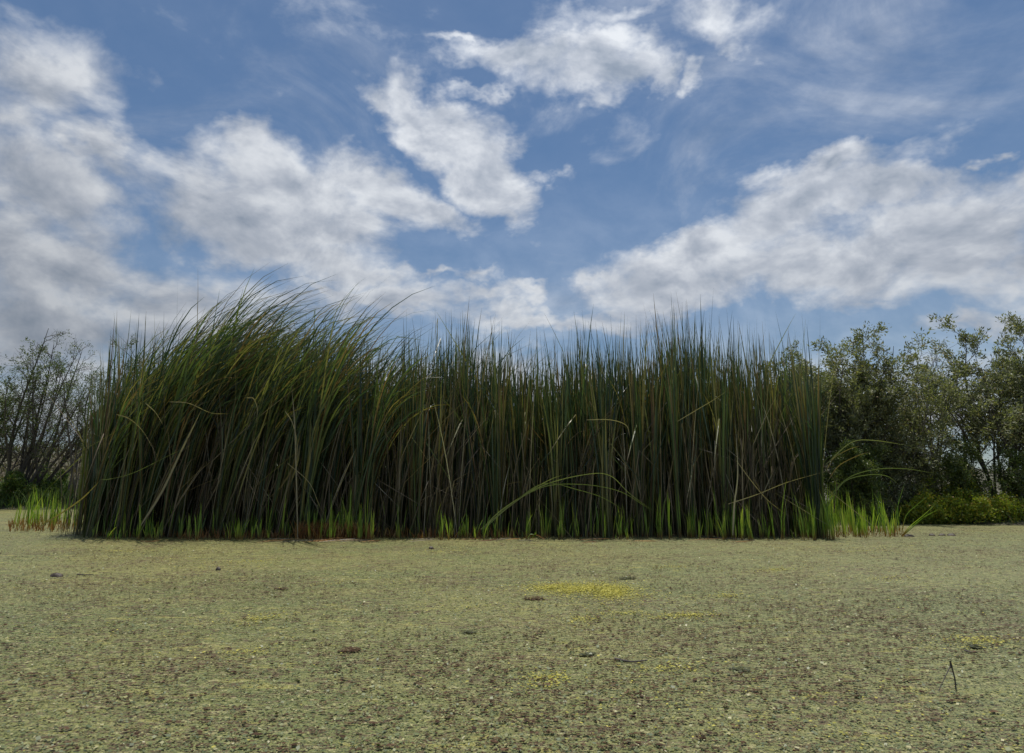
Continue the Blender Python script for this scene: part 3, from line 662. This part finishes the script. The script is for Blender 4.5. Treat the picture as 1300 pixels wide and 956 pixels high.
shrub('shrub', base_at(1296, 14.7), topz(555, 14.7), .8, 'pale green bush low at the right edge of the picture', 'shrub', SG, B, 8, 9, 7, 30, lo=.1)
# left
shrub('shrub', base_at(-40, 23.5), topz(392, 23.5), 1.6, 'dark leafy shrub cut by the left edge of the picture', 'shrub', SG, BD, 11, 11, 8, 36, leaf=.09, leafy=.5)
shrub('shrub', base_at(22, 23.2), topz(412, 23.2), 2.6, 'nearly bare shrub with thin dark stems fanning up at the left', 'shrub', SG, BD, 20, 12, 9, 12, leaf=.07, leafy=.42, lean=.9, sec=.3, wob=.06)
shrub('shrub', base_at(98, 22.8), topz(425, 22.8), 1.6, 'slender shrub with small leaf sprays rising behind the left end of the cattails', 'shrub', SG, BD, 7, 9, 7, 20, leaf=.075, leafy=.65, lean=.5)
shrub('shrub', base_at(20, 22.6), topz(600, 22.6), 1.2, 'low green bush at the foot of the fanning bare shrub', 'shrub', M['grass'], BD, 10, 9, 7, 30, leaf=.08, lo=.05)
shrub('shrub', base_at(60, 24.5), topz(598, 24.5), 1.1, 'low bush with thin pale twigs between the bare shrub and the cattails', 'shrub', M['grass'], B, 9, 8, 6, 16, leaf=.08, lo=.05)
shrub('shrub', base_at(-60, 22.8), topz(470, 22.8), 2.0, 'leafy bush outside the left edge', 'shrub', SG, BD, 9, 9, 7, 30, leaf=.08)
# low yellow-green undergrowth along the right bank
for k, (px, Y_, h_, lab) in enumerate([(1165, 14.25, .55, 'low green bush at the left end of the yellow-green bank growth'), (1188, 14.3, .62, 'low yellow-green bush second from the left on the right bank'),
                                       (1212, 14.2, .60, 'bright lime bush in the middle of the right bank'), (1236, 14.3, .66, 'yellow-green bush below the dark forked trunk'),
                                       (1258, 14.2, .46, 'golden low bush right of the dark forked trunk'), (1280, 14.25, .52, 'low yellow-green bush beside the right edge'),
                                       (1304, 14.2, .40, 'lowest golden bush cut by the right edge'), (1225, 14.75, .85, 'taller green bush standing behind the yellow-green bank growth'), (1178, 14.75, .8, 'grey-green sprawling bush behind the left end of the bank growth')]):
    shrub('low_bush', base_at(px, Y_), h_, .42, lab, 'bush', M['under'], B, 9, 6, 5, 22, leaf=.055, lo=.0, wratio=.5, group='low bushes on the right bank', sec=.55)

# grass and brush on the banks
def scatter_blades(n, xr, yr, h, mat, name, label, cat, cond=None, w=(.006, .014), lean=.25):
    x = R.uniform(*xr, n); y = R.uniform(*yr, n); z = height(x, y)
    k = (z > .0) if cond is None else cond(x, y, z); x, y, z = x[k], y[k], z[k]; n = len(x)
    cl = .55+.45*np.sin(x*1.9+np.sin(y*1.3)*2)*np.sin(y*1.1+x*.4)
    V, Fc, uv = blades(np.stack([x, y, z-.02], 1), R.uniform(0, 6.28, n), np.abs(R.normal(.05, lean, n)), R.uniform(.1, 1.1, n), R.uniform(h[0], h[1], n)*(.5+cl*.5), R.uniform(*w, n), R.uniform(size=n), seg=4)
    return tag(link(name, mesh(name, V, Fc, mat, uv)), label, cat, kind='stuff')
scatter_blades(26000, (-22, -6), (20.8, 30), (.25, .85), M['grass'], 'bank_grass', 'green grass and rushes on the far left bank', 'grass', w=(.012, .028))
scatter_blades(16000, (4, 16), (13.2, 19), (.08, .32), M['grass'], 'bank_grass', 'short grass under the shrubs on the right bank', 'grass', w=(.006, .016))
x = R.uniform(-75, -8, 9000); y = R.uniform(28, 95, 9000); z = height(x, y)
V, Fc, uv = leaves_at(np.stack([x, y, z+R.uniform(0, .5, 9000)], 1), np.tile([0, 0, 1.], (9000, 1)), .30, 6, .6, .25, .4)
tag(link('hill_scrub', mesh('hill_scrub', V, Fc, M['brush'], uv)), 'brown scrub covering the far hill behind the left bank', 'scrub', kind='stuff')

# ------------------------------------------------------------------ on the pond
def scatter_fronds(n, ymax, pw, size, tilt, zj=.004, xspan=1.05, cut=None):
    u = R.uniform(size=n); y = 1.9+(ymax-1.9)*u**pw; x = R.uniform(-1, 1, n)*(y*.80+.6)*xspan
    if cut is not None: k = cut(x, y); x, y = x[k], y[k]; n = len(x)
    return discs(x, y, R.uniform(size[0], size[1], n), tilt, zj, sides=4)
def discs(x, y, r, tilt, zj, asp=(.5, 1.0), sides=6, z0=.003):
    n = len(x); a0 = R.uniform(0, 6.28, n)[:, None]; a = a0+np.arange(sides)[None]*2*math.pi/sides
    rr = r[:, None]*R.uniform(.6, 1.15, (n, sides)); sq = R.uniform(*asp, n)[:, None]
    th = R.uniform(0, 3.14, n)[:, None]
    lx = rr*np.cos(a); ly = rr*np.sin(a)*sq; X_ = lx*np.cos(th)-ly*np.sin(th); Y_ = lx*np.sin(th)+ly*np.cos(th)
    sxx = R.normal(0, tilt, n)[:, None]; syy = R.normal(0, tilt, n)[:, None]
    Z_ = X_*sxx+Y_*syy; Z_ = Z_-Z_.min(1, keepdims=True)+z0+R.uniform(0, zj, n)[:, None]
    V = np.stack([x[:, None]+X_, y[:, None]+Y_, Z_], -1).reshape(-1, 3)
    Fc = np.arange(n*sides).reshape(n, sides); uv = np.repeat(np.stack([R.uniform(size=n), np.full(n, .5)], 1), sides, 0)
    return V, Fc, uv
notstand = lambda x, y: (y < 10.5) | (x < XL-.1) | (x > XR+.1)
V, Fc, uv = join([scatter_fronds(170000, 6.0, 1.35, (.002, .0055), .14), scatter_fronds(80000, 13.0, 1.0, (.005, .011), .2, cut=notstand)])
tag(link('duckweed', mesh('duckweed', V, Fc, M['frond'], uv)), 'pale green duckweed fronds covering the pond', 'duckweed', kind='stuff')
# brown water fern, in drifts
def drift(x, y):
    v = np.sin(x*1.3+np.sin(y*.9)*1.5)+np.sin(y*2.1-x*.6)+np.sin(x*4.1+y*2.7)*.6+np.sin(y*5.3-x*2.2)*.5
    return R.uniform(size=len(x)) < np.clip(.5+.22*v-.18*np.exp(-((x+2.5)/1.5)**2), .05, 1)
def clumps(n, ymax, pw, nn, rad_, size):
    u = R.uniform(size=n); y = 1.9+(ymax-1.9)*u**pw; x = R.uniform(-1, 1, n)*(y*.80+.6)
    k = drift(x, y) & notstand(x, y); x, y = x[k], y[k]; n = len(x)
    cs = rad_*R.uniform(.2, 1.1, n)**2
    x = np.repeat(x, nn)+R.normal(0, 1, n*nn)*np.repeat(cs, nn)*2.8; y = np.repeat(y, nn)+R.normal(0, 1, n*nn)*np.repeat(cs, nn)*.6
    return discs(x, y, R.uniform(*size, n*nn), .07, .004, z0=.006, sides=5)
V, Fc, uv = join([clumps(22000, 6.5, 1.1, 4, .010, (.003, .008)), clumps(20000, 13, .8, 4, .018, (.006, .013))])
tag(link('water_fern', mesh('water_fern', V, Fc, M['azolla'], uv)), 'red-brown water fern in flecks among the duckweed', 'water fern', kind='stuff')
# yellow drifts
Vy = []
for (px, py, rx, ry, n) in [(735, 748, 56, 8, 4600), (775, 752, 32, 10, 4600), (700, 746, 36, 5, 1600), (870, 782, 34, 3, 900), (790, 779, 30, 3, 400), (740, 787, 18, 4, 400), (560, 700, 60, 3, 700), (985, 724, 45, 3, 900), (310, 714, 50, 3, 700),
                            (920, 757, 26, 3, 500), (1240, 815, 40, 6, 900), (330, 786, 20, 5, 500), (690, 862, 20, 8, 500), (150, 700, 60, 3, 700), (1130, 735, 40, 4, 500), (1090, 700, 60, 2, 600), (850, 720, 40, 3, 400), (300, 830, 40, 5, 250), (600, 770, 60, 6, 350), (440, 740, 60, 4, 350), (840, 850, 40, 6, 300)]:
    c = gnd(px, py); ex = (gnd(px+rx, py)-c).length; ey = abs(gnd(px, py-ry).y-gnd(px, py+ry).y)/2
    q_ = R.uniform(.4, 1.5, n)**1.5; x = c.x+R.normal(0, .5, n)*ex*q_+.04*np.sin(9*R.uniform(size=n)); y = c.y+R.normal(0, .5, n)*ey*q_+.25*ey*np.sin((x-c.x)*9)
    if n < 1500: h_ = n//2; x = c.x+(x[:h_]-c.x)*1.5; y = c.y+(y[:h_]-c.y)*1.7; n = h_
    Vy.append(discs(x, y, R.uniform(.003, .009, n), .12, .004, z0=.006))
n = 9000; y = 2.2+8*R.uniform(size=n)**1.1; x = R.uniform(-1, 1, n)*(y*.8+.5); k = R.uniform(size=n) < np.clip(np.sin(x*1.1+y*2.3)+np.sin(y*3.1-x*.5)-.3, .04, 1)
Vy.append(discs(x[k], y[k], R.uniform(.003, .008, k.sum()), .12, .004, z0=.006))
V, Fc, uv = join(Vy)
tag(link('yellow_duckweed', mesh('yellow_duckweed', V, Fc, M['yellow'], uv)), 'patches of yellow duckweed on the pond', 'duckweed', kind='stuff')
# single mats and bits
def clump_thing(name, px, py, rx, ry, n, mat, label, cat, size=(.005, .012), lift=.003, blade=0, group=None):
    c = gnd(px, py); ex = .8*rx/FOC*c.y; ey = .8*abs(gnd(px, py-ry).y-gnd(px, py+ry).y)/2; n = int(n*.6)
    k_ = R.integers(0, 4, n); ox = R.normal(0, .42, 4)[k_]; oy = R.normal(0, .3, 4)[k_]; a = R.uniform(0, 6.28, n); r = R.uniform(size=n)**.7*.75; x = (r*np.cos(a)+ox)*ex; y = (r*np.sin(a)*.8+oy)*ey
    V, Fc, uv = discs(x, y, R.uniform(*size, n), .08, lift, z0=.006, sides=5)
    o = link(name, mesh(name, V, Fc, M[mat], uv), None, (c.x, c.y, 0)); return tag(o, label, cat, group)
clump_thing('fern_mat', 680, 761, 14, 3, 500, 'azolla', 'largest dark brown water fern mat, just below the yellow duckweed patch', 'fern mat')
clump_thing('fern_mat', 796, 735, 15, 2.5, 380, 'darkweed', 'dark green weed mat above the right end of the yellow duckweed patch', 'weed mat')
clump_thing('fern_mat', 359, 748, 8, 2.5, 200, 'azolla', 'brown water fern mat in the open middle left of the pond', 'fern mat')
clump_thing('fern_mat', 447, 826, 15, 5, 300, 'azolla', 'broad brown water fern mat in the near centre-left of the pond', 'fern mat')
clump_thing('fern_mat', 593, 803, 10, 3, 220, 'darkweed', 'small dark weed mat in the near centre of the pond', 'weed mat')
clump_thing('fern_mat', 745, 832, 12, 3.5, 250, 'darkweed', 'dark olive weed mat in the near right of centre', 'weed mat')
clump_thing('fern_mat', 943, 852, 12, 5, 260, 'darkweed', 'dark olive weed mat near the bottom right of centre', 'weed mat')
clump_thing('fern_mat', 1240, 822, 12, 4, 200, 'darkweed', 'dark weed mat in the near right corner of the pond', 'weed mat')
for (px, py, s, lab) in [(73, 732, 9, 'dark floating bark scrap at the far left of the pond'), (277, 724, 4, 'tiny dark lump floating below the left end of the stubble'), (547, 697, 4, 'tiny black lump floating just in front of the stand'),
                         (1153, 681, 8, 'larger dark mud lump beside the splayed cattail'), (1183, 680, 5, 'small mud lump, first of the three right of the splayed cattail'),
                         (1196, 680, 5, 'small mud lump in the middle right of the splayed cattail'), (1208, 680, 7, 'flat mud lump farthest right on the pond')]:
    c = gnd(px, py); n = 12; a = np.linspace(0, 6.28, n, endpoint=False); rr = s/FOC*c.y*R.uniform(.6, 1.1, n)
    rings = []
    for (k, z_) in ((1.0, -.01), (.92, .012), (.55, .026), (.1, .03)): rings.append(np.stack([np.cos(a)*rr*k, np.sin(a)*rr*k*.8, z_+R.normal(0, .003, n)*(k < .99)], 1))
    V = np.concatenate(rings); idx = np.arange(4*n).reshape(4, n); nn = np.roll(idx, -1, 1); Fc = np.stack([idx[:-1], nn[:-1], nn[1:], idx[1:]], -1).reshape(-1, 4)
    tag(link('mud_lump', mesh('mud_lump', V, Fc, M['mud'], None, True), None, (c.x, c.y, 0)), lab, 'mud lump', 'dark lumps floating on the pond')
def stick(pts, r0, label, mat='bark_dark', name='floating_twig', h=.008):
    P_ = [gnd(p[0], p[1], h) for p in pts]; b0 = P_[0].copy()
    V, Fc, uv = tube(bez([p-b0 for p in P_], 6), r0, r0*.5, 6)
    return tag(link(name, mesh(name, V, Fc, M[mat], uv, True), None, b0), label, 'twig')
stick([(98, 729), (108, 729.6), (119, 729)], .006, 'thin dark twig floating at the left of the pond')
stick([(880, 680), (918, 683), (958, 686)], .010, 'thin reed stem floating in the shade at the foot of the stand', 'bark')
stick([(780, 836), (800, 840), (822, 838)], .006, 'short dark twig floating in the near right of centre')
stick([(1225, 826), (1232, 828), (1240, 828)], .005, 'bluish dark twig floating in the near right corner')
# forked dead twig sticking out of the water at the near right
c = gnd(1213, 876); root = empty('dead_twig', c)
up = bez([(0, 0, -.05), (.003, 0, .03), (0, 0, .065), (-.006, 0, .095)], 5)
link('stem', mesh('twig_stem', *tube(up, .0028, .0028, 6)[:2], M['bark_dark'], None, True), root)
top = np.array([-.006, 0, .095])
link('bud', mesh('twig_bud', *tube(bez([top-(0, 0, .012), top+(.0, 0, .002), top+(-.002, 0, .014)], 4), .006, .003, 7)[:2], M['mud'], None, True), root)
link('side_stem', mesh('twig_side', *tube(bez([top, top+(-.04, -.01, -.05), top+(-.085, -.02, -.11)], 5), .0022, .0016, 5)[:2], M['bark'], None, True), root)
tag(root, 'forked dead twig sticking up out of the duckweed at the near right', 'twig')
# heap of floating leaves in front of the fallen reed
c = gnd(677, 685); root = empty('leaf_heap', c)
for k in range(9):
    a = R.uniform(0, 6.28); l = R.uniform(.07, .15); pts = [Vector((R.normal(0, .05)-math.cos(a)*l, R.normal(0, .03), .01)), Vector((R.normal(0, .03), 0, .05+R.uniform(0, .03))), Vector((math.cos(a)*l+.03, R.normal(0, .04), .012))]
    V, Fc, uv = ribbon(pts, .025, R.uniform(), 6, R.uniform(0, 2)); link('leaf', mesh('heap_leaf', V, Fc, M[['rust', 'shoot', 'darkweed'][k % 3]], uv, True), root)
tag(root, 'small heap of brown and green broken leaves floating in front of the stand', 'leaf heap')
